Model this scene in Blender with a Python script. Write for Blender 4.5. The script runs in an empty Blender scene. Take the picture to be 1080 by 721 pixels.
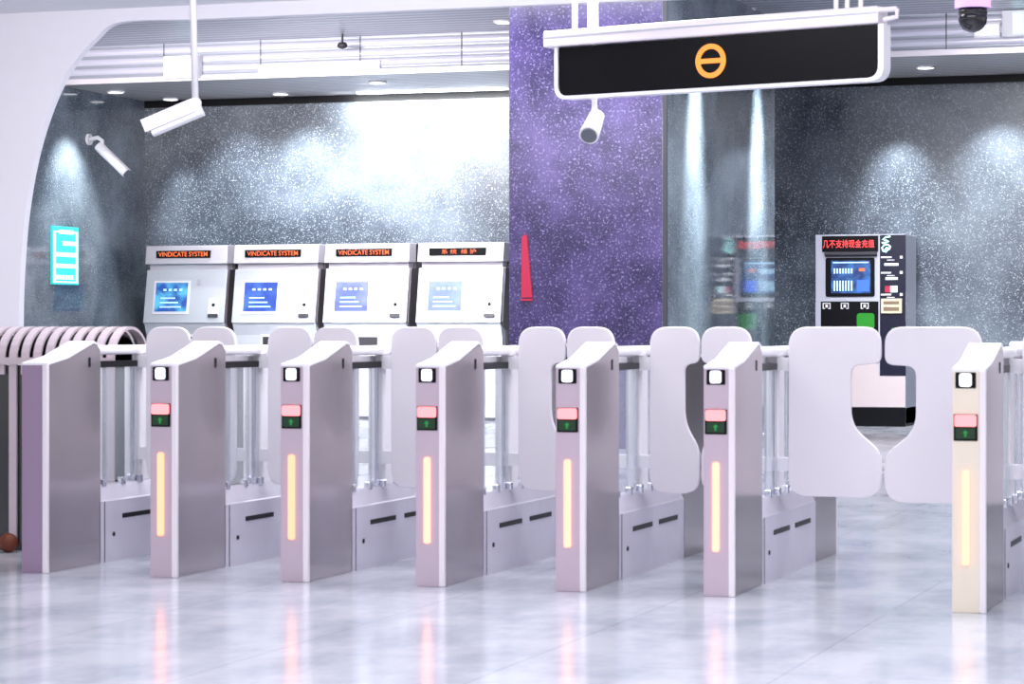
import bpy, bmesh, math, random
from mathutils import Vector, Matrix
random.seed(4)
S = bpy.context.scene
COL = S.collection
PI = math.pi
# ------------------------------------------------------------------ camera
F = 2698.0                       # focal length in pixels of a 1080 px wide frame
TH = math.atan(0.337)            # the camera looks this far to the left of the lane direction (+Y)
CZ = 1.116                       # eye height
HOR = 345.0
cam_d = bpy.data.cameras.new('camera')
cam = bpy.data.objects.new('camera', cam_d); COL.objects.link(cam); S.camera = cam
cam_d.sensor_width = 36; cam_d.lens = F/1080*36
cam_d.shift_y = -(360.5-HOR)/1080
cam_d.clip_end = 200
cam.location = (0, 0, CZ); cam.rotation_euler = (PI/2, 0, TH)
cam_d.dof.use_dof = True; cam_d.dof.focus_distance = 27; cam_d.dof.aperture_fstop = 9
S.view_settings.view_transform = 'Standard'; S.view_settings.look = 'None'
S.view_settings.exposure = 0.35; S.view_settings.gamma = 1; S.view_settings.use_curve_mapping = False
# ------------------------------------------------------------------ world
w = bpy.data.worlds.new('world'); S.world = w; w.use_nodes = True
w.node_tree.nodes['Background'].inputs[0].default_value = (0.92, 0.89, 0.93, 1)
w.node_tree.nodes['Background'].inputs[1].default_value = 0.75

def X(px, y):                    # world X of image column px on the plane y = const
    return y*math.tan(math.atan((px-540)/F)-TH)
def depth(px, y):
    a = math.atan((px-540)/F)-TH
    return y/math.cos(a)*math.cos(a+TH)
def Z(px, py, y):
    return CZ+(HOR-py)*depth(px, y)/F
def YX(px, x):                   # world Y of column px on the plane x = const
    return x/math.tan(math.atan((px-540)/F)-TH)

def area(name, loc, sx, sy, power, col=(1, 1, 1), rot=(0, 0, 0), spread=180):
    l = bpy.data.lights.new(name, 'AREA'); l.shape = 'RECTANGLE'; l.size = sx; l.size_y = sy
    l.energy = power; l.color = col; l.spread = math.radians(spread)
    o = bpy.data.objects.new(name, l); COL.objects.link(o); o.location = loc; o.rotation_euler = rot
    return o
def spot(name, loc, target, power, ang, blend=0.6, col=(1, 1, 1), r=0.04):
    l = bpy.data.lights.new(name, 'SPOT'); l.energy = power; l.spot_size = math.radians(ang); l.spot_blend = blend
    l.color = col; l.shadow_soft_size = r
    o = bpy.data.objects.new(name, l); COL.objects.link(o); o.location = loc
    o.rotation_euler = (Vector(target)-Vector(loc)).to_track_quat('-Z', 'Y').to_euler()
    return o
YG = 10.33       # front plane of the gate row
YP = 19.0        # portal
YB = 22.54       # front of the purple column
YW = 29.4        # rear wall
ZH = 3.75        # hall ceiling
# hall ceiling luminaires (over the gates, between camera and gates, behind the portal) and added fills
area('hall_light_front', (-2.2, 6.0, 3.7), 7, 2.5, 260, (0.95, 0.95, 1))
area('hall_light_gates', (-3.0, 11.5, 3.7), 7, 1.6, 250, (0.97, 0.96, 1))
area('hall_light_middle', (-6.5, 15.2, 3.66), 9, 1.6, 330, (0.98, 0.96, 1), (math.radians(38), 0, 0))  # unseen lamp, tilted to brighten the portal
area('concourse_light', (-5.0, 21.5, 4.3), 9, 1.2, 330, (0.93, 0.95, 1))
area('machine_fill', (-10.6, 25.4, 3.85), 3.4, 0.5, 105, (0.96, 0.97, 1), (math.radians(45), 0, 0), 80)  # unseen fill added to brighten the ticket machine fronts
area('machine_fill', (-4.3, 25.8, 3.9), 3.0, 0.4, 75, (0.95, 0.97, 1), (math.radians(40), 0, 0), 80)  # unseen fill added to brighten the top-up machine
area('linear_wash', ((X(350, YW-0.3)+X(534, YW-0.3))/2, YW-0.55, 3.9), X(534, YW-0.3)-X(350, YW-0.3), 0.1, 35, (0.94, 0.98, 1), (math.radians(62), 0, 0), 120)
area('fascia_fill', (-12.2, 20.6, 4.05), 6, 0.4, 95, (1, 0.96, 0.98), (math.radians(94), 0, 0), 70)  # unseen fill added to lighten the fascia and wall top
area('fascia_fill', (-3.0, 22.6, 4.1), 3, 0.3, 10, (1, 0.96, 0.98), (math.radians(98), 0, 0), 60)  # weaker unseen fill added for the right part of the fascia
# wall washers in the soffit
for px, py, pw, an in ((195, 190, 230, 36), (260, 190, 230, 80), (330, 180, 330, 85), (400, 170, 240, 85), (480, 170, 250, 85), (950, 165, 420, 46), (1058, 160, 300, 64)):
    x = X(px, YW)
    if px < 100:
        continue
    spot('wall_washer', (x, YW-0.8, 3.93), (x, YW, 2.45), pw, an, 1.0, (0.9, 0.95, 1))
XL = X(153, YW)                  # left wall plane
XB = X(703, YB)                  # right face of the purple column block
for px, pw in ((733, 3200), (799, 4500)):
    yy = YX(px, XB)
    spot('column_washer', (XB+0.42, yy, 4.3), (XB-0.1, yy, 2.3), pw, 27, 1.0, (0.9, 0.97, 1), 0.16)
spot('left_wall_washer', (XL+0.8, 27.2, 3.93), (XL, 27.4, 2.4), 330, 60, 0.8, (0.92, 0.97, 1))
spot('left_wall_washer', (XL+0.8, 25.4, 3.93), (XL, 25.4, 2.2), 330, 60, 0.8, (0.92, 0.97, 1))
spot('column_front_washer', (X(620, YB), YB-1.6, 4.2), (X(620, YB), YB, 2.4), 110, 60, 0.9, (0.92, 0.92, 1))

# ------------------------------------------------------------------ materials
def lin(c):
    return tuple(((v/255)/12.92 if v/255 <= 0.04045 else ((v/255+0.055)/1.055)**2.4) for v in c)
def mat(name, rgb, rough=0.5, metal=0.0, emit=0.0, ecol=None, noise=0.0, nscale=8.0, spec=0.5, stretch=None, bump=0.0, trans=0.0, alpha=1.0, coat=0.0):
    m = bpy.data.materials.new(name); m.use_nodes = True
    nt = m.node_tree; b = nt.nodes['Principled BSDF']
    c = lin(rgb)+(1,)
    b.inputs['Base Color'].default_value = c
    b.inputs['Roughness'].default_value = rough; b.inputs['Metallic'].default_value = metal
    b.inputs['Specular IOR Level'].default_value = spec
    b.inputs['Coat Weight'].default_value = coat
    b.inputs['Transmission Weight'].default_value = trans; b.inputs['Alpha'].default_value = alpha
    tc = nt.nodes.new('ShaderNodeTexCoord'); mp = nt.nodes.new('ShaderNodeMapping')
    nt.links.new(tc.outputs['Object'], mp.inputs['Vector'])
    if stretch: mp.inputs['Scale'].default_value = stretch
    n = nt.nodes.new('ShaderNodeTexNoise'); n.inputs['Scale'].default_value = nscale; n.inputs['Detail'].default_value = 4
    nt.links.new(mp.outputs[0], n.inputs['Vector'])
    r = nt.nodes.new('ShaderNodeMapRange'); r.inputs[1].default_value = 0.3; r.inputs[2].default_value = 0.7
    r.inputs[3].default_value = 1-max(noise, 0.015); r.inputs[4].default_value = 1.0
    nt.links.new(n.outputs['Fac'], r.inputs[0])
    hv = nt.nodes.new('ShaderNodeHueSaturation'); hv.inputs['Color'].default_value = c
    nt.links.new(r.outputs[0], hv.inputs['Value']); nt.links.new(hv.outputs[0], b.inputs['Base Color'])
    if bump:
        bp = nt.nodes.new('ShaderNodeBump'); bp.inputs['Strength'].default_value = bump; bp.inputs['Distance'].default_value = 0.01
        nt.links.new(n.outputs['Fac'], bp.inputs['Height']); nt.links.new(bp.outputs[0], b.inputs['Normal'])
    if emit:
        b.inputs['Emission Color'].default_value = lin(ecol or rgb)+(1,); b.inputs['Emission Strength'].default_value = emit
    return m
def speckled(name, dark, mid, fleck, rough, scale=42.0, dens=0.60, cloud=1.0, nb=0.0):
    m = bpy.data.materials.new(name); m.use_nodes = True
    nt = m.node_tree; N = nt.nodes; L = nt.links; b = N['Principled BSDF']
    tc = N.new('ShaderNodeTexCoord')
    def noise(s, d=3, ro=0.6):
        n = N.new('ShaderNodeTexNoise'); n.inputs['Scale'].default_value = s; n.inputs['Detail'].default_value = d; n.inputs['Roughness'].default_value = ro
        L.new(tc.outputs['Object'], n.inputs['Vector']); return n
    def ramp(src, a, b_, c0, c1):
        r = N.new('ShaderNodeValToRGB'); r.color_ramp.elements[0].position = a; r.color_ramp.elements[1].position = b_
        r.color_ramp.elements[0].color = c0; r.color_ramp.elements[1].color = c1; L.new(src, r.inputs[0]); return r
    big = noise(cloud, 5)
    base = ramp(big.outputs['Fac'], 0.38, 0.66, lin(dark)+(1,), lin(mid)+(1,))
    fine = noise(scale, 3, 0.75)
    fm = ramp(fine.outputs['Fac'], dens-0.05, dens+0.07, (0, 0, 0, 1), (1, 1, 1, 1))
    v = N.new('ShaderNodeTexVoronoi'); v.inputs['Scale'].default_value = scale*0.33; L.new(tc.outputs['Object'], v.inputs['Vector'])
    vm = ramp(v.outputs['Distance'], 0.10, 0.2, (1, 1, 1, 1), (0, 0, 0, 1))
    mx0 = N.new('ShaderNodeMix'); mx0.data_type = 'RGBA'; mx0.blend_type = 'LIGHTEN'; mx0.inputs[0].default_value = 0.6
    L.new(fm.outputs[0], mx0.inputs[6]); L.new(vm.outputs[0], mx0.inputs[7])
    mx0.inputs[0].default_value = 0.4
    mx = N.new('ShaderNodeMix'); mx.data_type = 'RGBA'
    L.new(mx0.outputs[2], mx.inputs[0]); L.new(base.outputs[0], mx.inputs[6]); mx.inputs[7].default_value = lin(fleck)+(1,)
    L.new(mx.outputs[2], b.inputs['Base Color'])
    b.inputs['Roughness'].default_value = rough
    b.inputs['Specular IOR Level'].default_value = 0.6
    return m
M = {}
M['granite'] = speckled('speckled granite', (56, 63, 74), (100, 109, 120), (184, 192, 200), 0.25, scale=64, dens=0.62)
M['polished'] = speckled('polished speckled granite', (74, 86, 98), (132, 144, 154), (214, 222, 226), 0.07, scale=64, dens=0.63)
M['purple'] = speckled('purple stone', (38, 28, 72), (78, 64, 116), (138, 128, 174), 0.25, scale=46, dens=0.61, cloud=2.4)
def floor_mat():
    m = bpy.data.materials.new('polished floor'); m.use_nodes = True
    nt = m.node_tree; N = nt.nodes; L = nt.links; b = N['Principled BSDF']
    tc = N.new('ShaderNodeTexCoord')
    n = N.new('ShaderNodeTexNoise'); n.inputs['Scale'].default_value = 1.6; n.inputs['Detail'].default_value = 8; n.inputs['Roughness'].default_value = 0.65
    mp = N.new('ShaderNodeMapping'); mp.inputs['Scale'].default_value = (1.6, 0.9, 1); L.new(tc.outputs['Object'], mp.inputs[0]); L.new(mp.outputs[0], n.inputs['Vector'])
    r = N.new('ShaderNodeValToRGB'); r.color_ramp.elements[0].position = 0.36; r.color_ramp.elements[1].position = 0.58
    r.color_ramp.elements[0].color = lin((170, 175, 187))+(1,); r.color_ramp.elements[1].color = lin((196, 199, 208))+(1,)
    L.new(n.outputs['Fac'], r.inputs[0])
    br = N.new('ShaderNodeTexBrick'); br.offset = 0; br.inputs['Scale'].default_value = 1.0; br.inputs['Mortar Size'].default_value = 0.004
    br.inputs['Brick Width'].default_value = 0.9; br.inputs['Row Height'].default_value = 0.9
    br.inputs['Color1'].default_value = (1, 1, 1, 1); br.inputs['Color2'].default_value = (0.95, 0.95, 0.96, 1); br.inputs['Mortar'].default_value = (0.75, 0.75, 0.78, 1)
    L.new(tc.outputs['Object'], br.inputs['Vector'])
    mx = N.new('ShaderNodeMix'); mx.data_type = 'RGBA'; mx.blend_type = 'MULTIPLY'; mx.inputs[0].default_value = 1
    L.new(r.outputs[0], mx.inputs[6]); L.new(br.outputs[0], mx.inputs[7]); L.new(mx.outputs[2], b.inputs['Base Color'])
    rr = N.new('ShaderNodeMapRange'); rr.inputs[3].default_value = 0.10; rr.inputs[4].default_value = 0.22; L.new(n.outputs['Fac'], rr.inputs[0])
    L.new(rr.outputs[0], b.inputs['Roughness']); b.inputs['Specular IOR Level'].default_value = 0.75
    return m
M['floor'] = floor_mat()
def slat_mat(name, c0, c1, pitch, metal=0.3, rough=0.35, vertical=False):
    m = bpy.data.materials.new(name); m.use_nodes = True
    nt = m.node_tree; N = nt.nodes; L = nt.links; b = N['Principled BSDF']
    tc = N.new('ShaderNodeTexCoord'); wv = N.new('ShaderNodeTexWave'); wv.wave_type = 'BANDS'
    wv.bands_direction = 'Z' if vertical else 'Y'; wv.wave_profile = 'SIN'
    wv.inputs['Scale'].default_value = 0.314/pitch; L.new(tc.outputs['Object'], wv.inputs['Vector'])
    r = N.new('ShaderNodeValToRGB'); r.color_ramp.elements[0].position = 0.15; r.color_ramp.elements[1].position = 0.4
    r.color_ramp.elements[0].color = lin(c0)+(1,); r.color_ramp.elements[1].color = lin(c1)+(1,)
    L.new(wv.outputs['Fac'], r.inputs[0]); L.new(r.outputs[0], b.inputs['Base Color'])
    bp = N.new('ShaderNodeBump'); bp.inputs['Strength'].default_value = 0.5; bp.inputs['Distance'].default_value = 0.02
    L.new(wv.outputs['Fac'], bp.inputs['Height']); L.new(bp.outputs[0], b.inputs['Normal'])
    b.inputs['Metallic'].default_value = metal; b.inputs['Roughness'].default_value = rough
    return m
M['slat'] = slat_mat('slatted ceiling', (160, 156, 158), (214, 210, 210), 0.16)
M['slat_up'] = slat_mat('upper slatted ceiling', (140, 144, 156), (196, 196, 206), 0.2)
M['fascia'] = slat_mat('reflective fascia', (170, 174, 186), (222, 220, 236), 0.11, 0.2, 0.3, True)
M['portal'] = mat('matt white panel', (236, 233, 240), 0.55)
M['hallceil'] = mat('hall ceiling', (225, 225, 230), 0.7)
M['steel'] = mat('brushed steel', (188, 180, 184), 0.2, 0.8, noise=0.12, nscale=3, stretch=(1, 1, 0.25))
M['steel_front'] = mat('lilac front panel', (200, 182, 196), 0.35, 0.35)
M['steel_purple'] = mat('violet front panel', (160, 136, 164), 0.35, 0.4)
M['cream'] = mat('cream front panel', (236, 224, 206), 0.35, 0.2)
M['trim'] = mat('bright edge trim', (240, 232, 238), 0.3, 0.2)
M['white'] = mat('white enamel', (240, 238, 243), 0.35)
M['flap'] = mat('frosted flap', (236, 230, 236), 0.4, emit=0.0)
M['chrome'] = mat('chrome', (225, 228, 236), 0.12, 1.0)
M['black'] = mat('black plastic', (14, 14, 18), 0.3, spec=0.15)
M['darkgrey'] = mat('dark grey', (58, 56, 62), 0.45)
M['darkglass'] = mat('dark glazed panel', (34, 34, 44), 0.12, spec=0.8)
M['base'] = mat('base steel', (214, 210, 224), 0.3, 0.25, noise=0.08)
M['pinkmetal'] = mat('pale pink lacquer', (216, 200, 208), 0.3, 0.25)
g = bpy.data.materials.new('clear glass'); g.use_nodes = True
_b = g.node_tree.nodes['Principled BSDF']; _b.inputs['Base Color'].default_value = (0.8, 0.86, 0.93, 1); _b.inputs['Roughness'].default_value = 0.03
_b.inputs['Alpha'].default_value = 0.16
M['glass'] = g
def em(name, rgb, s, base=None): return mat(name, base or rgb, 0.4, emit=s, ecol=rgb)
M['red_led'] = em('red led', (255, 150, 155), 0.8)
M['white_led'] = em('white led', (240, 244, 255), 0.9)
M['green_led'] = em('green led', (30, 150, 70), 0.7, (10, 60, 20))
M['green_dark'] = em('dim green display', (10, 60, 30), 0.4, (8, 30, 14))
M['bar'] = em('warm light bar', (255, 226, 170), 0.78)
M['bar_orange'] = em('amber light bar', (255, 196, 128), 0.78)
M['cyan_screen'] = em('pale cyan screen', (196, 236, 240), 0.7)
M['orange_led'] = em('orange led text', (255, 120, 50), 0.95)
M['redtext'] = em('red led text', (255, 70, 70), 1.0)
M['amber'] = em('amber led symbol', (255, 152, 36), 0.75)
M['lamp'] = em('lit lamp', (250, 250, 255), 3.0)
M['glow'] = em('reflected glow', (236, 236, 248), 1.0)
M['cyan'] = em('turquoise lit panel', (50, 200, 200), 0.6)
M['cyan_text'] = em('pale turquoise text', (190, 250, 250), 0.95)
M['redglow'] = em('red glow', (220, 40, 80), 0.45, (120, 20, 50))
M['tvm'] = mat('white machine front', (200, 203, 210), 0.35)
M['tvm_side'] = mat('machine side', (98, 92, 98), 0.4, 0.3)
M['tvm_head'] = mat('machine header', (206, 200, 208), 0.35, 0.2)
M['silver'] = mat('silver panel', (186, 186, 200), 0.35, 0.3)
M['navy'] = mat('navy panel', (16, 16, 40), 0.25)
M['beige'] = mat('beige slot housing', (205, 192, 166), 0.4)
M['brown'] = mat('brown slot', (120, 100, 80), 0.4)
M['green'] = em('green pad', (30, 130, 30), 0.35, (20, 110, 20))
M['lowpanel'] = mat('pinkish steel door', (202, 188, 190), 0.35, 0.2)
M['domeblack'] = mat('smoked dome', (10, 8, 20), 0.06, spec=0.8)
M['lilac'] = mat('purple-lit housing', (200, 160, 220), 0.4)  # purple light on the housing is put into its colour
M['lens'] = mat('grey camera window', (96, 100, 108), 0.15)
M['orange'] = mat('orange rubber', (110, 48, 24), 0.6)
def em_lin(name, rgb_lin, s, base):
    m = mat(name, base, 0.4, emit=s)
    m.node_tree.nodes['Principled BSDF'].inputs['Emission Color'].default_value = tuple(rgb_lin)+(1,); return m
M['bar'] = em_lin('warm light bar', (1, .34, .25), 1.9, (120, 100, 70))
M['bar_orange'] = em_lin('amber light bar', (1, .29, .18), 2.0, (120, 90, 60))
M['red_led'] = em_lin('red led', (1, .24, .26), 1.8, (120, 50, 60))
M['amber'] = em_lin('amber led symbol', (1, .27, .04), 1.3, (90, 60, 20))
M['orange_led'] = em_lin('orange led text', (1, .16, .04), 1.4, (80, 30, 10))
def screen_mat(name, c0, c1, s, sc=6):
    m = bpy.data.materials.new(name); m.use_nodes = True
    nt = m.node_tree; N = nt.nodes; L = nt.links; b = N['Principled BSDF']
    tc = N.new('ShaderNodeTexCoord'); n = N.new('ShaderNodeTexNoise'); n.inputs['Scale'].default_value = sc; n.inputs['Detail'].default_value = 3
    L.new(tc.outputs['Object'], n.inputs['Vector'])
    r = N.new('ShaderNodeValToRGB'); r.color_ramp.elements[0].position = 0.42; r.color_ramp.elements[1].position = 0.66
    r.color_ramp.elements[0].color = lin(c0)+(1,); r.color_ramp.elements[1].color = lin(c1)+(1,)
    L.new(n.outputs['Fac'], r.inputs[0]); L.new(r.outputs[0], b.inputs['Emission Color']); b.inputs['Emission Strength'].default_value = s
    b.inputs['Base Color'].default_value = (0.02, 0.03, 0.06, 1); b.inputs['Roughness'].default_value = 0.2
    return m
M['scr1'] = screen_mat('blue screen picture', (20, 70, 170), (90, 190, 235), 0.9)
M['scr2'] = screen_mat('deep blue screen picture', (40, 80, 200), (80, 130, 230), 0.9, 3)
M['scr3'] = screen_mat('pale violet screen picture', (120, 135, 215), (190, 200, 240), 0.85, 2)
M['scr4'] = screen_mat('pale blue screen picture', (130, 155, 220), (180, 205, 240), 0.85, 2)
M['scr5'] = screen_mat('route map screen picture', (16, 40, 110), (50, 120, 200), 0.8, 9)
M['scrw'] = em('screen glyphs', (170, 215, 240), 0.9)
M['scrb'] = em('screen blue block', (50, 90, 210), 0.8)

# ------------------------------------------------------------------ mesh helpers
def B(): return bmesh.new()
def link(name, bm, m, parent=None, smooth=False, bevel=0.0):
    me = bpy.data.meshes.new(name)
    bmesh.ops.recalc_face_normals(bm, faces=bm.faces)
    bm.to_mesh(me); bm.free()
    me.materials.append(M[m] if isinstance(m, str) else m)
    o = bpy.data.objects.new(name, me); COL.objects.link(o)
    if parent: o.parent = parent
    if smooth:
        for p in me.polygons: p.use_smooth = True
    if bevel:
        b = o.modifiers.new('bevel', 'BEVEL'); b.width = bevel; b.segments = 3; b.limit_method = 'ANGLE'
    return o
def box(bm, x0, x1, y0, y1, z0, z1, mx=None):
    vs = [bm.verts.new((x, y, z)) for x in (x0, x1) for y in (y0, y1) for z in (z0, z1)]
    for f in ((0, 1, 3, 2), (4, 6, 7, 5), (0, 4, 5, 1), (2, 3, 7, 6), (0, 2, 6, 4), (1, 5, 7, 3)):
        bm.faces.new([vs[i] for i in f])
    if mx is not None: bmesh.ops.transform(bm, matrix=mx, verts=vs)
    return bm
def prism(bm, pts, axis, a, b, mx=None):
    """extrude the outline pts between a and b along axis ('x': pts are (y,z); 'y': (x,z); 'z': (x,y))"""
    def mk(p, t):
        return {'x': (t, p[0], p[1]), 'y': (p[0], t, p[1]), 'z': (p[0], p[1], t)}[axis]
    A = [bm.verts.new(mk(p, a)) for p in pts]; C = [bm.verts.new(mk(p, b)) for p in pts]
    bm.faces.new(A); bm.faces.new(C[::-1])
    for i in range(len(pts)):
        j = (i+1) % len(pts); bm.faces.new((A[i], C[i], C[j], A[j]))
    if mx is not None: bmesh.ops.transform(bm, matrix=mx, verts=A+C)
    return bm
def tube(bm, pts, r, n=12, cap=True, r2=None):
    rings = []; pts = [Vector(p) for p in pts]
    prev = None
    for i, p in enumerate(pts):
        d = (pts[min(i+1, len(pts)-1)]-pts[max(i-1, 0)]).normalized()
        if prev is None:
            u = d.orthogonal().normalized()
        else:
            u = (prev-d*prev.dot(d)).normalized()
        prev = u; v = d.cross(u)
        rr = r if r2 is None else r+(r2-r)*i/(len(pts)-1)
        rings.append([bm.verts.new(p+(u*math.cos(t)+v*math.sin(t))*rr) for t in [2*PI*k/n for k in range(n)]])
    for a, b in zip(rings, rings[1:]):
        for k in range(n):
            bm.faces.new((a[k], a[(k+1) % n], b[(k+1) % n], b[k]))
    if cap: bm.faces.new(rings[0][::-1]); bm.faces.new(rings[-1])
    return bm
def fillet(pts, rs, n=7):
    """round the corners of a polygon; rs: one radius per corner"""
    out = []
    L = len(pts)
    for i, p in enumerate(pts):
        r = rs[i] if isinstance(rs, (list, tuple)) else rs
        p = Vector(p); a = Vector(pts[i-1]); b = Vector(pts[(i+1) % L])
        if r <= 0: out.append(tuple(p)); continue
        da = (a-p); db = (b-p); r = min(r, da.length*0.49, db.length*0.49)
        s = p+da.normalized()*r; e = p+db.normalized()*r
        for k in range(n+1):
            t = k/n; q = s*(1-t)**2+p*2*t*(1-t)+e*t*t
            q = q*0.85+(s*(1-t)+e*t)*0.0+q*0.15
            out.append((q.x, q.y))
    return out
def rrect(x0, x1, z0, z1, r): return fillet([(x0, z0), (x1, z0), (x1, z1), (x0, z1)], r)
def sphere(bm, c, r, sx=1, sy=1, sz=1, u=24, v=14):
    res = bmesh.ops.create_uvsphere(bm, u_segments=u, v_segments=v, radius=r)
    bmesh.ops.transform(bm, matrix=Matrix.Translation(c) @ Matrix.Diagonal((sx, sy, sz, 1)), verts=res['verts'])
    return bm
def empty(name, loc, label, cat, group=None, rz=0):
    o = bpy.data.objects.new(name, None); COL.objects.link(o); o.location = loc; o.rotation_euler = (0, 0, rz)
    o.empty_display_size = 0.2
    return tag(o, label, cat, group)
def tag(o, label, cat, group=None):
    o['label'] = label; o['category'] = cat
    if group: o['group'] = group
    return o
def struct(o): o['kind'] = 'structure'; return o
def text(name, s, m, parent, x0, x1, z0, z1, y, mx=None, thick=0.004):
    """flat lettering in the local XZ plane facing -Y, fitted into the given rectangle"""
    c = bpy.data.curves.new('lettering', 'FONT'); c.body = s; c.extrude = 0.0; c.offset = 0.004 if ord(s[0]) < 128 else 0.0
    t = bpy.data.objects.new('lettering', c); COL.objects.link(t)
    bpy.context.view_layer.update()
    me = bpy.data.meshes.new_from_object(t.evaluated_get(bpy.context.evaluated_depsgraph_get()))
    bpy.data.objects.remove(t); bpy.data.curves.remove(c)
    xs = [v.co.x for v in me.vertices]; ys = [v.co.y for v in me.vertices]
    ax, bx_, ay, by = min(xs), max(xs), min(ys), max(ys)
    for v in me.vertices:
        p = Vector((x0+(v.co.x-ax)/(bx_-ax)*(x1-x0), y, z0+(v.co.y-ay)/(by-ay)*(z1-z0)))
        v.co = mx @ p if mx is not None else p
    me.materials.clear(); me.materials.append(M[m]); me.name = name
    o = bpy.data.objects.new(name, me); COL.objects.link(o); o.parent = parent
    return o

# ================================================================== the setting
struct(link('floor', box(B(), -22, 8, -4, YW, -0.1, 0), 'floor'))
struct(link('wall_back', box(B(), XL-0.3, 6, YW, YW+0.3, 0, 4.6), 'granite'))
struct(link('wall_left', box(B(), XL-0.3, XL, YP+0.25, YW, 0, 4.6), 'polished'))
struct(link('wall_right', box(B(), 6, 6.3, YP, YW+0.3, 0, 4.6), 'granite'))
yE = YX(817, XB)
bm = box(B(), XB-0.04, XB, YB, yE, 0, 4.5)
struct(link('wall_column_side', bm, 'polished'))
bm = box(B(), X(537, YB), XB-0.04, YB, yE, 0, 4.5)
struct(link('wall_column', bm, 'purple'))
bm = box(B(), XB-0.035, XB+0.006, YB-0.006, YB+0.02, 0, 4.5)
struct(link('trim_1', bm, 'darkgrey'))
# hall ceiling
struct(link('ceiling', box(B(), -22, 8, -4, YP+0.25, ZH, ZH+0.2), 'hallceil'))
# portal with a rounded opening
zt = Z(330, 15, YP)
prof = [(125, 23), (100, 41), (78, 66), (60, 97), (44, 140), (33, 185), (25, 240), (21, 300), (20, 345)]
arc = [(X(px, YP), Z(px, py, YP)) for px, py in prof]
arc[0] = (arc[0][0], zt)
xl = arc[-1][0]
outl = [(-22, 0), (-22, ZH), (6, ZH), (6, zt)] + arc + [(xl, 0)]
# smooth the arc with a Catmull-Rom pass
def crom(P, n=5):
    o = []
    for i in range(len(P)-1):
        p0 = Vector(P[max(i-1, 0)]); p1 = Vector(P[i]); p2 = Vector(P[i+1]); p3 = Vector(P[min(i+2, len(P)-1)])
        for k in range(n):
            t = k/n
            q = 0.5*((2*p1)+(p2-p0)*t+(2*p0-5*p1+4*p2-p3)*t*t+(3*p1-p0-3*p2+p3)*t**3)
            o.append((q.x, q.y))
    o.append(tuple(P[-1])); return o
outl = [(-22, 0), (-22, ZH), (6, ZH), (6, zt)] + crom([(arc[0][0]+0.6, zt)]+arc) + [(xl, 0)]
struct(link('wall_portal', prism(B(), outl, 'y', YP, YP+0.08), 'portal'))
# stepped ceiling over the machines: low slatted soffit, upright fascia, upper slatted ceiling
ZS = Z(340, 101, YW)
yF = None
for i in range(400):
    y = 24+i*0.01
    if Z(340, 80, y) >= ZS: yF = y; break
ZU = Z(340, 40, yF)
print('soffit', ZS, 'fascia y', yF, 'upper', ZU)
struct(link('ceiling_soffit', box(B(), XL-0.3, 6, yF, YW+0.3, ZS, ZS+0.06), 'slat'))
struct(link('ceiling_fascia', box(B(), XL-0.3, 6, yF-0.03, yF, ZS, ZU+0.1), 'fascia'))
struct(link('ceiling_upper', box(B(), XL-0.3, 6, YP, yF, ZU, ZU+0.08), 'slat_up'))
struct(link('wall_upper', box(B(), XL-0.3, 6, YP+0.2, YP+0.25, ZH, ZU+0.08), 'portal'))
for n, px in enumerate((72, 173, 275, 380, 487, 998)):
    x = X(px, yF-0.03)
    struct(link('trim_%d' % (n+2), box(B(), x-0.005, x+0.005, yF-0.037, yF-0.03, ZS, ZU), 'darkgrey'))
struct(link('trim_8', box(B(), XL, 6, yF-0.07, yF-0.031, ZS-0.01, ZS+0.05), 'trim'))
# dark shadow joint at the top of the stone
struct(link('trim_9', box(B(), XL, 6, YW-0.02, YW, ZS-0.09, ZS), 'black'))
# linear wall washer along the soffit and glowing panels for light reflected on the fascia
def strip(px0, px1, y, z, w, h, label, m='lamp'):
    x0, x1 = X(px0, y), X(px1, y)
    t = empty('linear_light', ((x0+x1)/2, y, z), label, 'light')
    L = (x1-x0)/2
    link('housing', box(B(), -L-0.02, L+0.02, -w/2-0.01, w/2+0.01, -h, 0), 'white', t)
    link('diffuser', box(B(), -L, L, -w/2, w/2, -h-0.01, -h+0.002), m, t)
    return t
strip(378, 536, YW-0.35, ZS-0.001, 0.05, 0.02, 'long thin linear light in the low ceiling above the pale end of the stone wall')
def glow_panel(px0, px1, py0, py1, label):
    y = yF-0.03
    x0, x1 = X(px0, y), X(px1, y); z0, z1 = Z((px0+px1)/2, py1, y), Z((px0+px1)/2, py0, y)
    t = empty('fascia_glow', ((x0+x1)/2, y, z0), label, 'light')  # added glowing panel standing in for light reflected on the fascia
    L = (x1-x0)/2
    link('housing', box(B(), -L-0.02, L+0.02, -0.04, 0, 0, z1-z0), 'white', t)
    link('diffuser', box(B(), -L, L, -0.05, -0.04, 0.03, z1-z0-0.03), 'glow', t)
glow_panel(276, 400, 66, 79, 'white glow of reflected light on the ceiling step above the ticket machines')
glow_panel(1030, 1053, 24, 40, 'white glow of reflected light on the ceiling step right of the dome camera')
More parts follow.
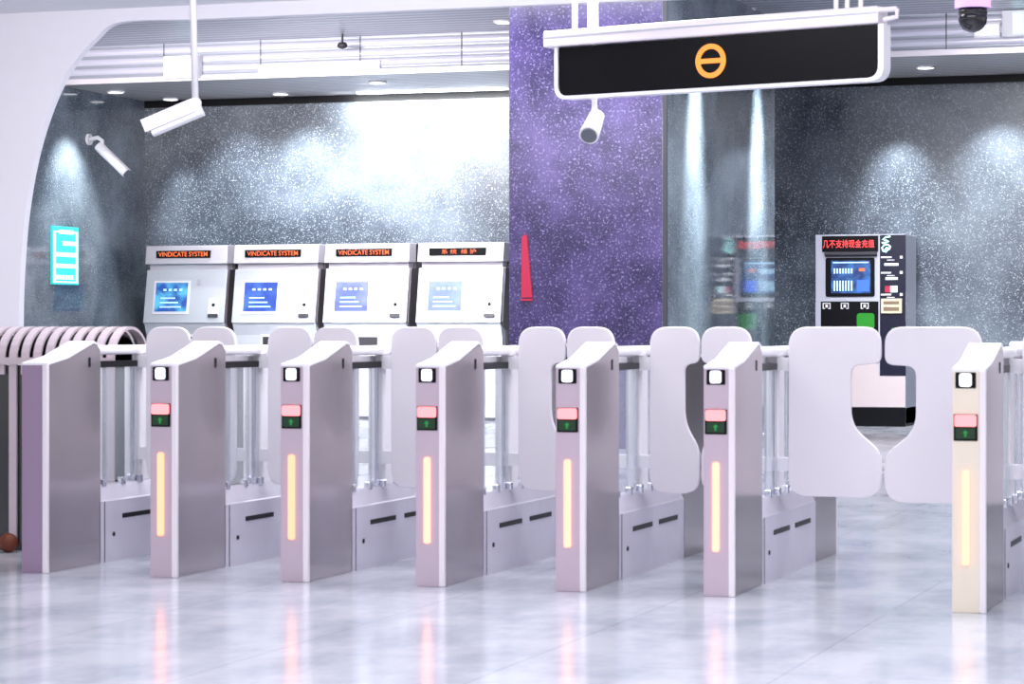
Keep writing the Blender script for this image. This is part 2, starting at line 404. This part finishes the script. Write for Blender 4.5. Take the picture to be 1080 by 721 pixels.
# downlights
def downlight(px, py, z, label):
    # point on horizontal plane z
    a = math.atan((px-540)/F)-TH
    y = None
    d = (z-CZ)*F/(HOR-py)          # depth along view axis
    r = (px-540)/F*d
    x = r*math.cos(TH)-d*math.sin(TH); y = r*math.sin(TH)+d*math.cos(TH)
    t = empty('downlight', (x, y, z), label, 'downlight', 'round downlights in the slatted ceiling')
    b = B(); tube(b, [(0, 0, 0), (0, 0, -0.02)], 0.11, 24); link('trim_ring', b, 'white', t)
    b = B(); tube(b, [(0, 0, -0.018), (0, 0, -0.024)], 0.085, 24); link('lamp', b, 'lamp', t)
for px, py, z, l in ((122, 96, ZS, 'small round downlight in the low ceiling left of the hanging camera pole'),
                  (180, 103.5, ZS, 'small round downlight in low ceiling just above the hanging bullet camera'),
                  (296, 98, ZS, 'small round downlight above the second ticket machine at soffit rear'),
                  (398, 86, ZS, 'small round downlight above the third ticket machine near soffit front'),
                  (531, 22, ZU, 'small round downlight in the upper ceiling beside the purple column top'),
                  (786, 9, ZU, 'small round downlight above the black hanging sign'),
                  (976, 70, ZS, 'small round downlight in the low ceiling right of the hanging sign')):
    downlight(px, py, z-0.001, l)

# ================================================================== gates
HW = 0.065
def gate_body(t, flip, kind):
    """front (flip False) or rear pedestal, 0.51 deep"""
    def Y(v): return 2.13-v if flip else v
    P = [(0, 0), (0.51, 0), (0.51, 1.005), (0.485, 1.03), (0.44, 1.04), (0.19, 0.972), (0.0, 0.948)]
    P2 = [(Y(y), z) for y, z in P]
    b = prism(B(), P2, 'x', -HW+0.012, HW); body = link('cabinet', b, 'steel', t, bevel=0.004)
    # front cover plate and bright edge
    ya, yb = sorted((Y(-0.006), Y(0.004)))
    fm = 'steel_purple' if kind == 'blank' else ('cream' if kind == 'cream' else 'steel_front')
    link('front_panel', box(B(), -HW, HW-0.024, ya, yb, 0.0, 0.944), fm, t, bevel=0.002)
    yc, yd = sorted((Y(-0.010), Y(0.012)))
    link('edge_trim', box(B(), HW-0.024, HW+0.002, yc, yd, 0.0, 0.948), 'trim', t, bevel=0.004)
    # slanted top cover
    Q = [(-0.006, 0.944), (0.19, 0.972), (0.44, 1.041), (0.485, 1.031), (0.485, 1.04), (0.44, 1.052), (0.19, 0.983), (-0.006, 0.955)]
    top = link('top_cover', prism(B(), [(Y(y), z) for y, z in Q], 'x', -HW, HW+0.001), 'white', t)
    if kind != 'blank':
        sl = (1.052-0.983)/0.25
        R = [(0.21, 0.983+0.02*sl), (0.41, 0.983+0.22*sl), (0.41, 0.983+0.22*sl+0.006), (0.21, 0.983+0.02*sl+0.006)]
        link('top_display', prism(B(), [(Y(y), z) for y, z in R], 'x', -HW+0.018, HW-0.018), 'cyan_screen', top)
    # side vent slot
    link('side_slot', box(B(), HW-0.001, HW+0.003, *sorted((Y(0.39), Y(0.405))), 0.93, 0.975), 'black', t)
    if kind == 'blank' or flip:
        return
    cx = -0.012
    rd = link('card_reader', box(B(), cx-0.040, cx+0.040, -0.012, -0.005, 0.878, 0.940), 'black', t, bevel=0.003)
    link('reader_pad', prism(B(), rrect(cx-0.024, cx+0.024, 0.884, 0.936, 0.012), 'y', -0.016, -0.011), 'white_led', rd)
    ds = link('status_display', box(B(), cx-0.047, cx+0.047, -0.012, -0.005, 0.672, 0.776), 'black', t, bevel=0.004)
    link('red_bar', prism(B(), rrect(cx-0.043, cx+0.043, 0.728, 0.774, 0.01), 'y', -0.017, -0.011), 'red_led', ds)
    link('green_window', box(B(), cx-0.038, cx+0.038, -0.0155, -0.011, 0.680, 0.722), 'green_dark', ds)
    ar = [(-0.004, 0.0), (0.004, 0.0), (0.004, 0.014), (0.012, 0.014), (0, 0.026), (-0.012, 0.014), (-0.004, 0.014)]
    link('green_arrow', prism(B(), [(cx+a, 0.688+b_) for a, b_ in ar], 'y', -0.018, -0.015), 'green_led', ds)
    link('light_bar', prism(B(), rrect(cx-0.015, cx+0.015, 0.185, 0.558, 0.014), 'y', -0.015, -0.004), kind_bar, t)
def flap_outline(w, notch, z0=0.36, z1=1.118):
    """hinge side at x=0, tip at x=w; wide at top and bottom, cut back in between"""
    h = z1-z0
    if notch < 0.03:
        pts = [(0, z0), (w, z0), (w, z0+h*0.36), (w-notch, z0+h*0.44), (w-notch, z0+h*0.76), (w, z0+h*0.82), (w, z1), (0, z1)]
    else:
        pts = [(0, z0), (w, z0), (w, z0+h*0.27), (w-notch, z0+h*0.42), (w-notch, z0+h*0.775), (w, z0+h*0.785), (w, z1), (0, z1)]
    R = 0.09 if w > 0.3 else 0.085
    return fillet(pts, [R, R, 0.05, 0.07, 0.045, 0.04, R, R*1.0], 8)
def gate(i, x, y, kind, lw, rw, label):
    global kind_bar
    kind_bar = 'bar_orange' if i < 3 else 'bar'
    t = empty('ticket_gate', (x, y, 0), label, 'ticket gate', 'row of ticket gates')
    gate_body(t, False, kind); gate_body(t, True, kind)
    # low plinth with chamfered top
    c = [(-HW, 0.0), (HW, 0.0), (HW, 0.29), (HW-0.004, 0.296), (0.03, 0.365), (-0.03, 0.365), (-HW+0.004, 0.296), (-HW, 0.29)]
    base = link('plinth', prism(B(), c, 'y', 0.50, 1.63), 'base', t)
    for a, b_ in ((0.73, 1.05), (1.17, 1.5)):
        link('plinth_slot', box(B(), HW-0.002, HW+0.003, a, b_, 0.20, 0.222), 'black', base)
    b = B(); tube(b, [(HW-0.002, 0.64, 0.13), (HW+0.004, 0.64, 0.13)], 0.011, 12); link('lock', b, 'black', base)
    link('plinth_seam', box(B(), HW-0.001, HW+0.0015, 0.545, 0.552, 0.0, 0.29), 'darkgrey', base)
    # centre post that carries the flaps
    post = link('flap_post', box(B(), -0.026, 0.026, 1.0, 1.13, 0.36, 1.0), 'white', t, bevel=0.012)
    for s in (0, 1):
        def Y(v): return 2.13-v if s else v
        a, b_ = sorted((Y(0.50), Y(1.06)))
        link('handrail', box(B(), -0.042, 0.042, a, b_, 0.985, 1.03), 'white', t, bevel=0.018)
        a, b_ = sorted((Y(0.50), Y(0.96)))
        link('sensor_strip', box(B(), -0.03, 0.03, a, b_, 0.925, 0.955), 'black', t)
        link('glass_panel', box(B(), 0.020, 0.028, a, b_, 0.38, 0.925), 'glass', t)
        b = B()
        for yy in (0.66, 0.93): tube(b, [(0, Y(yy), 0.36), (0, Y(yy), 0.93)], 0.018 if yy < 0.8 else 0.024, 14)
        link('support_rod', b, 'chrome', t, smooth=False)
        for yy in (0.6, 0.8, 0.98):
            a, b_ = sorted((Y(yy-0.02), Y(yy+0.02)))
            link('glass_clamp', box(B(), 0.012, 0.04, a, b_, 0.355, 0.395), 'chrome', t, bevel=0.006)
    yf = 0.95
    for side, (w_, nt_) in ((-1, lw), (1, rw)):
        if not w_: continue
        pts = [(side*(0.085+px_), pz) for px_, pz in flap_outline(w_, nt_)]
        fl = link('flap', prism(B(), pts, 'y', yf-0.012, yf+0.012), 'flap', t, bevel=0.004)
        for z in (0.5, 0.95):
            link('flap_hinge', box(B(), min(side*0.028, side*0.12), max(side*0.028, side*0.12), yf+0.010, yf+0.07, z-0.03, z+0.03), 'white', fl)
    return t
GX = [X(px, YG) for px in (37, 173, 311, 454, 602, 758.5)]
fw = lambda a, b: ((b-a)/2-0.085-0.004, 0.0)
Y6 = YG-0.28
G6 = X(1022, Y6)
def fl(a, b, n=None):
    w_ = (b-a)/2-0.085-0.004
    return (w_, 0.07) if w_ < 0.3 else (w_-0.03, 0.135)
labels = ['blank violet-fronted gate cabinet without any lights, standing beside the hooped railing',
          'ticket gate with amber light bar next to the blank-fronted cabinet',
          'lit ticket gate third from the left, in front of the two middle white machines',
          'ticket gate with light bar standing in front of the rightmost white ticket machine',
          'ticket gate with light bar standing in front of the purple column',
          'ticket gate with long left-hand flap, at the left side of the wide lane',
          'nearest ticket gate with cream lit front, at the right side of the wide lane']
n = len(GX)
for i in range(6):
    lw = (0, 0) if i == 0 else fl(GX[i-1], GX[i])
    rw = fl(GX[i], GX[i+1]) if i < 5 else fl(GX[5], G6)
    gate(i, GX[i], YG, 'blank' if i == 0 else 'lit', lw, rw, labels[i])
gate(6, G6, Y6, 'cream', fl(GX[5], G6), (0.24, 0.07), labels[6])

# ================================================================== hooped railing on the left
YF_ = 11.35; DEP = 0.38; XE = X(120, YF_)
t = empty('hooped_railing', (XE, YF_, 0), 'long pale pink railing of arched hoops behind the blank violet gate cabinet', 'railing')
NH = 22
for k in range(NH):
    x = -k*0.068
    pts = []
    zo = 0.955; r = DEP/2
    zl_ = 0.02 if k % 4 == 0 else 0.88
    outer = [(0.0, zl_), (0.0, zo)] + [(r-r*math.cos(a), zo+0.165*math.sin(a)) for a in [PI*j/14 for j in range(1, 14)]] + [(DEP, zo), (DEP, zl_)]
    th = 0.014
    inner = [(DEP-th, zl_), (DEP-th, zo)] + [(r+(r-th)*math.cos(a), zo+(0.165-th)*math.sin(a)) for a in [PI*j/14 for j in range(1, 14)]] + [(th, zo), (th, zl_)]
    link('hoop', prism(B(), outer+inner, 'x', x-0.042, x), 'pinkmetal', t)
ar_ = [(r-(r-0.03)*math.cos(a), 0.94+0.135*math.sin(a)) for a in [PI*j/16 for j in range(0, 17)]]
ai_ = [(r-(r-0.036)*math.cos(a), 0.94+0.129*math.sin(a)) for a in [PI*j/16 for j in range(16, -1, -1)]]
link('dark_liner', prism(B(), ar_+ai_, 'x', -NH*0.068, -0.05), 'black', t)
link('front_rail', box(B(), -NH*0.068, 0.0, -0.02, 0.0, 0.93, 0.965), 'pinkmetal', t)
link('rear_rail', box(B(), -NH*0.068, 0.0, DEP, DEP+0.02, 0.93, 0.965), 'pinkmetal', t)
link('dark_panel', box(B(), -NH*0.068, -0.05, 0.018, 0.03, 0.03, 0.92), 'darkglass', t)
link('back_panel', box(B(), -NH*0.068, -0.05, DEP-0.04, DEP-0.02, 0.03, 0.92), 'darkglass', t)
link('foot_rail', box(B(), -NH*0.068, 0.0, -0.015, DEP+0.015, 0.0, 0.03), 'darkgrey', t)
sx = X(9, YF_-0.12)
b = B(); sphere(b, (0, 0, 0.048), 0.048)
o = link('orange_ball', b, 'orange', smooth=True); o.location = (sx, YF_-0.12, Z(13, 567, YF_-0.12)-0.065 if False else 0.0); tag(o, 'small dull orange ball low down beside the dark railing at left edge', 'ball')

# ================================================================== ticket machines
YM = YW-0.84
edges = [(153, 239), (246, 335), (342, 431), (440, 530.5)]
zt0 = sum(Z(a, 260.4-0.0172*(a-153), YM+0.16) for a, _ in edges)/4
def ticket_machine(k, px0, px1, led, scr, label):
    x0, x1 = X(px0, YM+0.16), X(px1, YM+0.16); W = x1-x0; H = zt0
    t = empty('ticket_machine', ((x0+x1)/2, YM, 0), label, 'ticket machine', 'white ticket machines along the stone wall')
    h = W/2
    z1, zs_, zh = 1.17, 1.83, 1.90
    P = [(0.32, 0.0), (0.8, 0), (0.8, H), (0.42, H), (0.40, zs_), (0.26, zs_), (0.15, z1+0.01), (0.19, z1-0.04), (0.32, 1.08)]
    link('cabinet', prism(B(), P, 'x', -h+0.02, h-0.0), 'tvm_side', t)
    # lower door
    dr = link('service_door', prism(B(), [(0.20, 0.04), (0.33, 0.04), (0.33, 1.1), (0.2, 1.16), (0.125, 1.165), (0.19, 1.02)], 'x', -h+0.004, h-0.02), 'tvm', t, bevel=0.004)
    link('ticket_tray', box(B(), -0.17, 0.14, 0.165, 0.20, 0.80, 1.0), 'darkgrey', t)
    link('tray_frame', prism(B(), [(-0.20, 0.77), (0.17, 0.77), (0.17, 1.03), (-0.20, 1.03)], 'y', 0.175, 0.199), 'white', t)
    # tilted fascia: plate space x right, z up the slope, y into it
    L = math.hypot(0.12, zs_-z1); an = math.atan2(0.12, zs_-z1)
    MX = Matrix.Translation((0, 0.10, z1)) @ Matrix.Rotation(-an, 4, 'X')
    pan = link('control_panel', box(B(), -h, h-0.015, 0, 0.03, 0, L, MX), 'tvm', t, bevel=0.008)
    def U(f): return -h+f*W
    def V(py): return (328.5-py)/(328.5-286)*L*0.80+0.125*L
    z0_, z1_ = 0.21*L, 0.75*L
    fr = link('screen_frame', box(B(), U(0.105), U(0.555), -0.012, 0.0, z0_-0.035, z1_+0.03, MX), 'white', pan, bevel=0.006)
    link('screen', box(B(), U(0.135), U(0.525), -0.016, -0.010, z0_, z1_, MX), scr, fr)
    b = B()
    for q in range(4): box(b, U(0.23+q*0.065), U(0.265+q*0.065), -0.0185, -0.0155, z0_+0.26, z0_+0.285, MX)
    for q in range(3): box(b, U(0.2), U(0.46-0.04*q), -0.0185, -0.0155, z0_+0.05+q*0.055, z0_+0.065+q*0.055, MX)
    link('screen_writing', b, 'scrw', fr)
    cs = link('coin_slot', box(B(), U(0.79), U(0.92), -0.015, 0, 0.14*L, 0.46*L, MX), 'white', pan, bevel=0.006)
    b = box(B(), U(0.80), U(0.915), -0.03, -0.012, 0.10*L, 0.16*L, MX); link('coin_cup', b, 'darkgrey', cs)
    b = B(); tube(b, [MX @ Vector((U(0.855), -0.013, 0.33*L)), MX @ Vector((U(0.855), -0.020, 0.33*L))], 0.022, 14); link('coin_mouth', b, 'black', cs)
    link('indicator_plate', box(B(), U(0.63), U(0.68), -0.008, 0, 0.70*L, 0.82*L, MX), 'silver', pan, bevel=0.003)
    # lip in shadow and header with display
    link('lip', box(B(), -h+0.03, h-0.03, 0.24, 0.45, zs_-0.01, zh+0.01), 'tvm_head', t)
    hd = link('header', prism(B(), [(0.16, zh), (0.5, zh), (0.5, H+0.004), (0.20, H+0.004)], 'x', -h, h), 'tvm_head', t, bevel=0.008)
    ds = link('led_display', box(B(), U(0.14), U(0.80), 0.155, 0.22, zh+0.075, H-0.06), 'black', hd)
    a, b2 = (0.17, 0.77) if k < 3 else (0.29, 0.69)
    text('led_text', led, 'orange_led', ds, U(a), U(b2), zh+0.092, H-0.076, 0.152)
    text('panel_text', 'TICKET' if False else '- - - -', 'silver', pan, U(0.05), U(0.3), 0.93*L, 0.94*L, -0.003, MX)
    return t
tl = [('VINDICATE SYSTEM', 'scr1', 'white ticket machine in the corner, leftmost, with a bright blue pictured screen'),
      ('VINDICATE SYSTEM', 'scr2', 'white ticket machine with a deep blue screen, second from the corner'),
      ('VINDICATE SYSTEM', 'scr3', 'white ticket machine with a pale violet screen and orange English display text'),
      ('系 统  维 护', 'scr4', 'white ticket machine beside the purple column with orange Chinese display text')]
for k, (a, b_) in enumerate(edges):
    ticket_machine(k, a, b_, *tl[k])

# ---- dark top-up machine
YK = 28.62
kx0, kx1 = X(860, YK), X(955, YK); KW = kx1-kx0; KH = Z(908, 247, YK)
t = empty('top_up_machine', (kx0, YK, 0), 'tall silver and black top-up machine with red Chinese display against the dark wall', 'machine')
def kx(c): return c/622*KW                      # crop columns to metres
def kz(r): return KH-(r-45)/6.555*depth(908, YK)/F
zb = 0.0
link('cabinet', box(B(), 0, KW, 0.03, 0.72, 0.02, KH), 'silver', t, bevel=0.012)
fp = link('front_frame', box(B(), 0, kx(440), 0.0, 0.03, kz(510), KH), 'silver', t, bevel=0.006)
ld = link('led_display', box(B(), kx(50), kx(436), -0.03, 0.0, kz(165), kz(56)), 'black', t)
text('led_text', '几不支持现金充值', 'redtext', ld, kx(56), kx(412), kz(138), kz(82), -0.034)
link('hood', prism(B(), [(-0.07, kz(186)), (0.0, kz(200)), (0.0, kz(170)), (-0.05, kz(170))], 'x', kx(70), kx(430)), 'darkgrey', t)
bz = link('screen_bezel', prism(B(), rrect(kx(72), kx(412), kz(476), kz(206), 0.03), 'y', -0.012, 0.0), 'black', t)
link('screen', box(B(), kx(112), kx(384), -0.017, -0.011, kz(452), kz(226)), 'scr5', bz)
b = B()
for q in range(7): box(b, kx(130+q*20), kx(140+q*20), -0.021, -0.016, kz(315), kz(280))
for q in range(7): box(b, kx(130+q*20), kx(139+q*20), -0.021, -0.016, kz(435), kz(365))
box(b, kx(125), kx(372), -0.021, -0.016, kz(243), kz(236))
link('screen_writing', b, 'scrw', bz)
link('screen_block', box(B(), kx(290), kx(375), -0.0205, -0.0165, kz(440), kz(360)), 'scrb', bz)
link('screen_mark', box(B(), kx(305), kx(345), -0.0205, -0.0165, kz(300), kz(280)), 'orange_led', bz)
lp = link('lower_panel', box(B(), kx(38), kx(440), -0.004, 0.03, Z(900, 383, YK), kz(510)), 'black', t)
link('left_stile', box(B(), 0, kx(38), 0.0, 0.03, Z(900, 383, YK), kz(510)), 'silver', t)
b = B()
for c in (52, 178, 316):
    a0, a1, r0, r1 = c, c+54, 560, 518
    w_ = 6
    box(b, kx(a0), kx(a0+w_), -0.01, -0.003, kz(r0), kz(r1)); box(b, kx(a1-w_), kx(a1), -0.01, -0.003, kz(r0), kz(r1))
    box(b, kx(a0), kx(a1), -0.01, -0.003, kz(r1+w_), kz(r1))
    box(b, kx(a0), kx(a0+16), -0.01, -0.003, kz(r0), kz(r0-w_)); box(b, kx(a1-16), kx(a1), -0.01, -0.003, kz(r0), kz(r0-w_))
    box(b, kx(c+19), kx(c+35), -0.01, -0.003, kz(550), kz(530))
link('slot_icons', b, 'white', lp)
gp = link('green_pad', prism(B(), rrect(kx(290), kx(410), kz(700), kz(590), 0.04), 'y', -0.02, -0.003), 'green', lp)
rp = link('side_panel', box(B(), kx(447), kx(622), -0.006, 0.03, Z(930, 396, YK), KH-0.01), 'navy', t)
link('centre_seam', box(B(), kx(438), kx(447), -0.008, 0.0, kz(1000), KH), 'silver', t)
# emblem of two curled strokes
b = B()
def curl(cx, cz, pts, r=0.009): tube(b, [(kx(cx+a), -0.012, kz(cz+c_)) for a, c_ in pts], r, 8)
curl(490, 90, [(30, -28), (-5, -22), (-22, -8), (0, 0), (18, 6), (0, 14), (-28, 16)])
curl(490, 140, [(18, 4), (2, 0), (-8, 12), (6, 18), (24, 8), (30, -8), (14, -22), (-12, -20), (-28, 0), (-20, 22), (4, 28)])
link('emblem', b, 'cyan_text', rp)
for r_, c0, c1 in ((205, 455, 528), (255, 478, 575), (312, 455, 525), (352, 486, 570), (462, 455, 525)):
    link('panel_label', box(B(), kx(c0), kx(c1), -0.011, -0.005, kz(r_+(9 if c0 > 470 else 5)), kz(r_-(9 if c0 > 470 else 5))), 'white', rp)
for r_ in (205, 310, 462):
    link('panel_mark', box(B(), kx(585), kx(603), -0.011, -0.005, kz(r_+9), kz(r_-9)), 'white', rp)
for r_ in (225, 332, 482):
    b = B()
    for q in range(6): box(b, kx(497+q*9), kx(502+q*9), -0.0085, -0.005, kz(r_+4), kz(r_-4))
    link('panel_writing', b, 'white', rp)
link('card_sticker', box(B(), kx(482), kx(520), -0.011, -0.005, kz(446), kz(402)), 'redglow', rp)
link('card_sticker', box(B(), kx(520), kx(568), -0.011, -0.005, kz(446), kz(402)), 'cyan_screen', rp)
cs = link('card_slot', box(B(), kx(458), kx(600), -0.04, 0.0, kz(592), kz(490)), 'beige', rp, bevel=0.006)
b = B(); box(b, kx(475), kx(583), -0.043, -0.038, kz(530), kz(508)); box(b, kx(475), kx(583), -0.043, -0.038, kz(575), kz(548)); link('card_mouth', b, 'brown', cs)
link('green_lamp', box(B(), kx(530), kx(570), -0.012, -0.005, kz(716), kz(692)), 'green_led', rp)
link('bottom_door', box(B(), 0.0, KW, 0.0, 0.03, Z(900, 429, YK), Z(900, 383.3, YK)), 'lowpanel', t, bevel=0.005)
link('kick_base', box(B(), 0.0, KW, 0.005, 0.74, 0.0, Z(900, 429.5, YK)), 'black', t)
link('door_handle', box(B(), KW, KW+0.012, 0.05, 0.09, 1.2, 1.5), 'chrome', t)

# ================================================================== hanging sign
cxx, cd = 1.19, 15.0
wx = cxx*math.cos(TH)-cd*math.sin(TH); wy = cxx*math.sin(TH)+cd*math.cos(TH)
SR = TH-math.radians(34.0)
t = empty('hanging_sign', (wx, wy, 2.52), 'long black hanging electronic sign with an amber circle symbol', 'sign', rz=SR)
hw = 1.073
link('display_board', prism(B(), fillet([(-hw, 0), (hw, 0), (hw, 0.295), (-hw, 0.295)], [0.07, 0.07, 0.005, 0.005]), 'y', -0.03, 0.03), 'black', t)
# frame around the bottom and sides
fo = fillet([(-hw-0.022, 0.30), (-hw-0.022, -0.02), (hw+0.035, -0.02), (hw+0.035, 0.30)], [0, 0.085, 0.085, 0])
fi = fillet([(hw, 0.30), (hw, 0), (-hw, 0), (-hw, 0.30)], [0, 0.07, 0.07, 0])
link('frame', prism(B(), fo+fi, 'y', -0.045, 0.045), 'white', t)
link('top_rail', box(B(), -hw-0.09, hw+0.01, -0.07, 0.07, 0.30, 0.40), 'trim', t, bevel=0.012)
link('rail_groove', box(B(), -hw-0.085, hw+0.005, -0.074, -0.068, 0.355, 0.365), 'silver', t)
b = B(); tube(b, [(hw-0.03, -0.05, 0.375), (hw+0.12, -0.05, 0.375)], 0.016, 10); tube(b, [(hw+0.12, -0.05, 0.375), (hw+0.12, -0.05, 0.33), (hw+0.04, -0.05, 0.32)], 0.014, 10)
link('end_bracket', b, 'trim', t)
for lx, r in ((-0.975, 0.018), (-0.845, 0.034), (0.79, 0.014), (0.86, 0.014), (0.945, 0.014)):
    b = B(); tube(b, [(lx, 0, 0.40), (lx, 0, ZH-2.52)], r, 14); link('hanger_rod', b, 'trim', t)
ex, ez, er = -0.01, 0.155, 0.089
N_ = 48
ring = B()
o_ = [(ex+er*1.13*math.cos(2*PI*k/N_), ez+er*1.13*math.sin(2*PI*k/N_)) for k in range(N_)]
i_ = [(ex+er*0.80*math.cos(2*PI*k/N_), ez+er*0.80*math.sin(2*PI*k/N_)) for k in range(N_)]
for y_ in (-0.036, -0.031):
    pass
va = [ring.verts.new((a, -0.037, c_)) for a, c_ in o_]; vb = [ring.verts.new((a, -0.037, c_)) for a, c_ in i_]
vc = [ring.verts.new((a, -0.030, c_)) for a, c_ in o_]; vd = [ring.verts.new((a, -0.030, c_)) for a, c_ in i_]
for k in range(N_):
    j = (k+1) % N_
    ring.faces.new((va[k], va[j], vb[j], vb[k])); ring.faces.new((vc[k], vc[j], va[j], va[k])); ring.faces.new((vb[k], vb[j], vd[j], vd[k])); ring.faces.new((vd[k], vd[j], vc[j], vc[k]))
box(ring, ex-er*0.83, ex+er*0.83, -0.037, -0.030, ez-0.014, ez+0.014)
link('amber_symbol', ring, 'amber', t)

# ================================================================== cameras
def put(px, py, y): return Vector((X(px, y), y, Z(px, py, y)))
# bullet camera on a ceiling pole
yc = 13.4
p = put(206, 108, yc)
t = empty('surveillance_camera', tuple(p), 'white bullet surveillance camera hanging on a long pole from the ceiling at left', 'camera')
b = B(); tube(b, [(0, 0, 0.0), (-0.035, 0, ZH-p.z)], 0.02, 16); link('pole', b, 'white', t, smooth=True)
b = B(); sphere(b, (0.0, 0, -0.005), 0.036); tube(b, [(0.0, 0, 0), (-0.01, 0.0, -0.05)], 0.024); link('swivel', b, 'white', t, smooth=True)
q = put(155, 136, yc-0.1)-p; hd = put(212, 112, yc)-p
dr = (q-hd).normalized(); L = (q-hd).length
rot = Vector((0, 0, 1)).rotation_difference(dr).to_matrix().to_4x4()
MXc = Matrix.Translation(hd) @ dr.to_track_quat('Y', 'Z').to_matrix().to_4x4()
bd = link('body', prism(B(), rrect(-0.052, 0.052, -0.055, 0.045, 0.025), 'y', 0.0, L-0.02, MXc), 'white', t)
link('sunshield', prism(B(), [(-0.062, -0.02), (-0.055, -0.02), (-0.055, 0.048), (0.055, 0.048), (0.055, -0.02), (0.062, -0.02), (0.062, 0.056), (-0.062, 0.056)], 'y', 0.03, L+0.01, MXc), 'white', t)
link('lens_window', prism(B(), rrect(-0.044, 0.044, -0.045, 0.038, 0.02), 'y', L-0.021, L-0.014, MXc), 'lens', bd)
# wall camera on the left wall
yl = YX(93, XL); zl = Z(93, 147, yl)
t = empty('wall_camera', (XL, yl, zl), 'small white surveillance camera bracketed to the speckled left wall', 'camera')
b = B(); tube(b, [(0, 0, 0), (0.03, 0, 0)], 0.07, 18); link('mount_plate', b, 'white', t)
b = B(); tube(b, [(0.03, 0, 0), (0.13, 0, 0.02), (0.19, 0, -0.02), (0.19, 0, -0.1)], 0.026, 12); link('arm', b, 'white', t, smooth=True)
b = B(); tube(b, [(0.14, 0, -0.08), (0.52, 0, -0.42)], 0.062, 20); bd = link('body', b, 'white', t)
dd = Vector((0.38, 0, -0.34)).normalized()
b = B(); e = Vector((0.52, 0, -0.42)); tube(b, [e, e+dd*0.012], 0.05, 20); link('lens_window', b, 'lens', bd)
# camera under the sign
yk = wy+0.45
p = put(627, 122, yk)
t = empty('sign_camera', tuple(p), 'white cylindrical surveillance camera with grey lens hanging just below the black sign', 'camera')
b = B(); tube(b, [(0, 0, -0.02), (0, 0, ZH-p.z)], 0.017, 14); tube(b, [(0, 0, 0.05), (0, 0, -0.03)], 0.017, 14, r2=0.03); link('pole', b, 'white', t)
e = put(621, 143, yk-0.16)-p
b = B(); tube(b, [(0.01, 0.02, -0.0), e*0.98], 0.048, 24, r2=0.062); bd = link('body', b, 'white', t)
dd = e.normalized(); b = B(); tube(b, [e*0.97, e*0.97+dd*0.012], 0.05, 24); link('lens_window', b, 'lens', bd)
# dome camera
yd = 11.8; p = put(1026, 9, yd)
t = empty('dome_camera', tuple(p), 'black dome surveillance camera in a purple-lit housing at the top right', 'camera')
b = B(); tube(b, [(0, 0, 0), (0, 0, 0.14)], 0.082, 28); link('housing', b, 'lilac', t)
b = B(); tube(b, [(0, 0, 0.14), (0, 0, ZH-p.z)], 0.025, 14); link('stem', b, 'white', t)
b = B(); sphere(b, (0, 0, -0.045), 0.066); tube(b, [(0, 0, -0.03), (0, 0, 0.0)], 0.066, 24); link('dome', b, 'domeblack', t, smooth=True)
# ================================================================== things on the fascia and walls
yq = yF-0.05
for px0, px1, py0, py1, lab in ((176, 213, 60, 84, 'white box sign with pale panel on the ceiling step behind the camera pole'), (1058, 1084, 12, 40, 'white box sign on the ceiling step beside the black dome camera')):
    x0, x1 = X(px0, yq), X(px1, yq); z0, z1 = Z(px0, py1, yq), Z(px0, py0, yq)
    t = empty('box_sign', ((x0+x1)/2, yq, z0), lab, 'sign')
    h = (x1-x0)/2
    link('case', box(B(), -h, h, -0.10, 0.015, 0, z1-z0), 'white', t, bevel=0.01)
    link('panel', box(B(), -h*0.1, h*0.75, -0.106, -0.099, 0.03, z1-z0-0.03), 'cyan_screen', t)
p = put(361, 47, yF-0.3)
t = empty('ceiling_sensor', tuple(p), 'tiny dark sensor hanging below the upper slatted ceiling', 'sensor')
b = B(); tube(b, [(0, 0, 0), (0, 0, ZU-p.z)], 0.014, 10); link('stem', b, 'darkgrey', t)
b = B(); sphere(b, (0, 0, -0.01), 0.05, 1.2, 1, 0.8); link('sensor_head', b, 'darkgrey', t, smooth=True)
# turquoise lit notice on the left wall
ya, yb = YX(55.5, XL+0.03), YX(83, XL+0.03)
z0, z1 = Z(69, 300, (ya+yb)/2), Z(69, 239, (ya+yb)/2)
t = empty('turquoise_notice', (XL, (ya+yb)/2, z0), 'turquoise lit notice panel with pale border on the speckled left wall', 'notice')
h = (yb-ya)/2; H = z1-z0
link('panel', box(B(), 0, 0.03, -h, h, 0, H), 'cyan', t)
b = B()
for a, c_, d_, e_ in ((-h*0.93, h*0.93, 0.02, 0.04), (-h*0.93, h*0.93, H-0.075, H-0.055)): box(b, 0.03, 0.034, a, c_, d_, e_)
for a in (-h*0.93, h*0.93-0.05): box(b, 0.03, 0.034, a, a+0.05, 0.02, H-0.055)
link('border', b, 'cyan_text', t)
for row, (s_, e_) in enumerate(((-0.5, 0.6), (-0.25, 0.85), (-0.75, 0.85), (-0.75, 0.85), (-0.75, 0.6))):
    zz = H-0.065-row*0.135
    y_ = s_*h; b = B()
    while y_ < e_*h:
        box(b, 0.031, 0.0355, y_, min(y_+0.055, e_*h), zz-0.026, zz+0.026); y_ += 0.072
    link('writing_row', b, 'cyan_text', t)
# red streak on the purple column, built as an added glowing wedge
xs = X(556, YB); z0, z1 = Z(556, 317, YB), Z(556, 247, YB)
t = empty('red_streak', (xs, YB, z0), 'slim red streak built as a glowing wedge on the left edge of the purple column', 'light')
link('streak_face', prism(B(), [(-0.05, 0.03), (0.052, 0.03), (0.0, z1-z0), (-0.045, z1-z0-0.02)], 'y', -0.025, -0.0), 'redglow', t)
link('base_bar', box(B(), -0.055, 0.055, -0.03, 0.0, 0.0, 0.018), 'redglow', t)
print('built', len(bpy.data.objects))
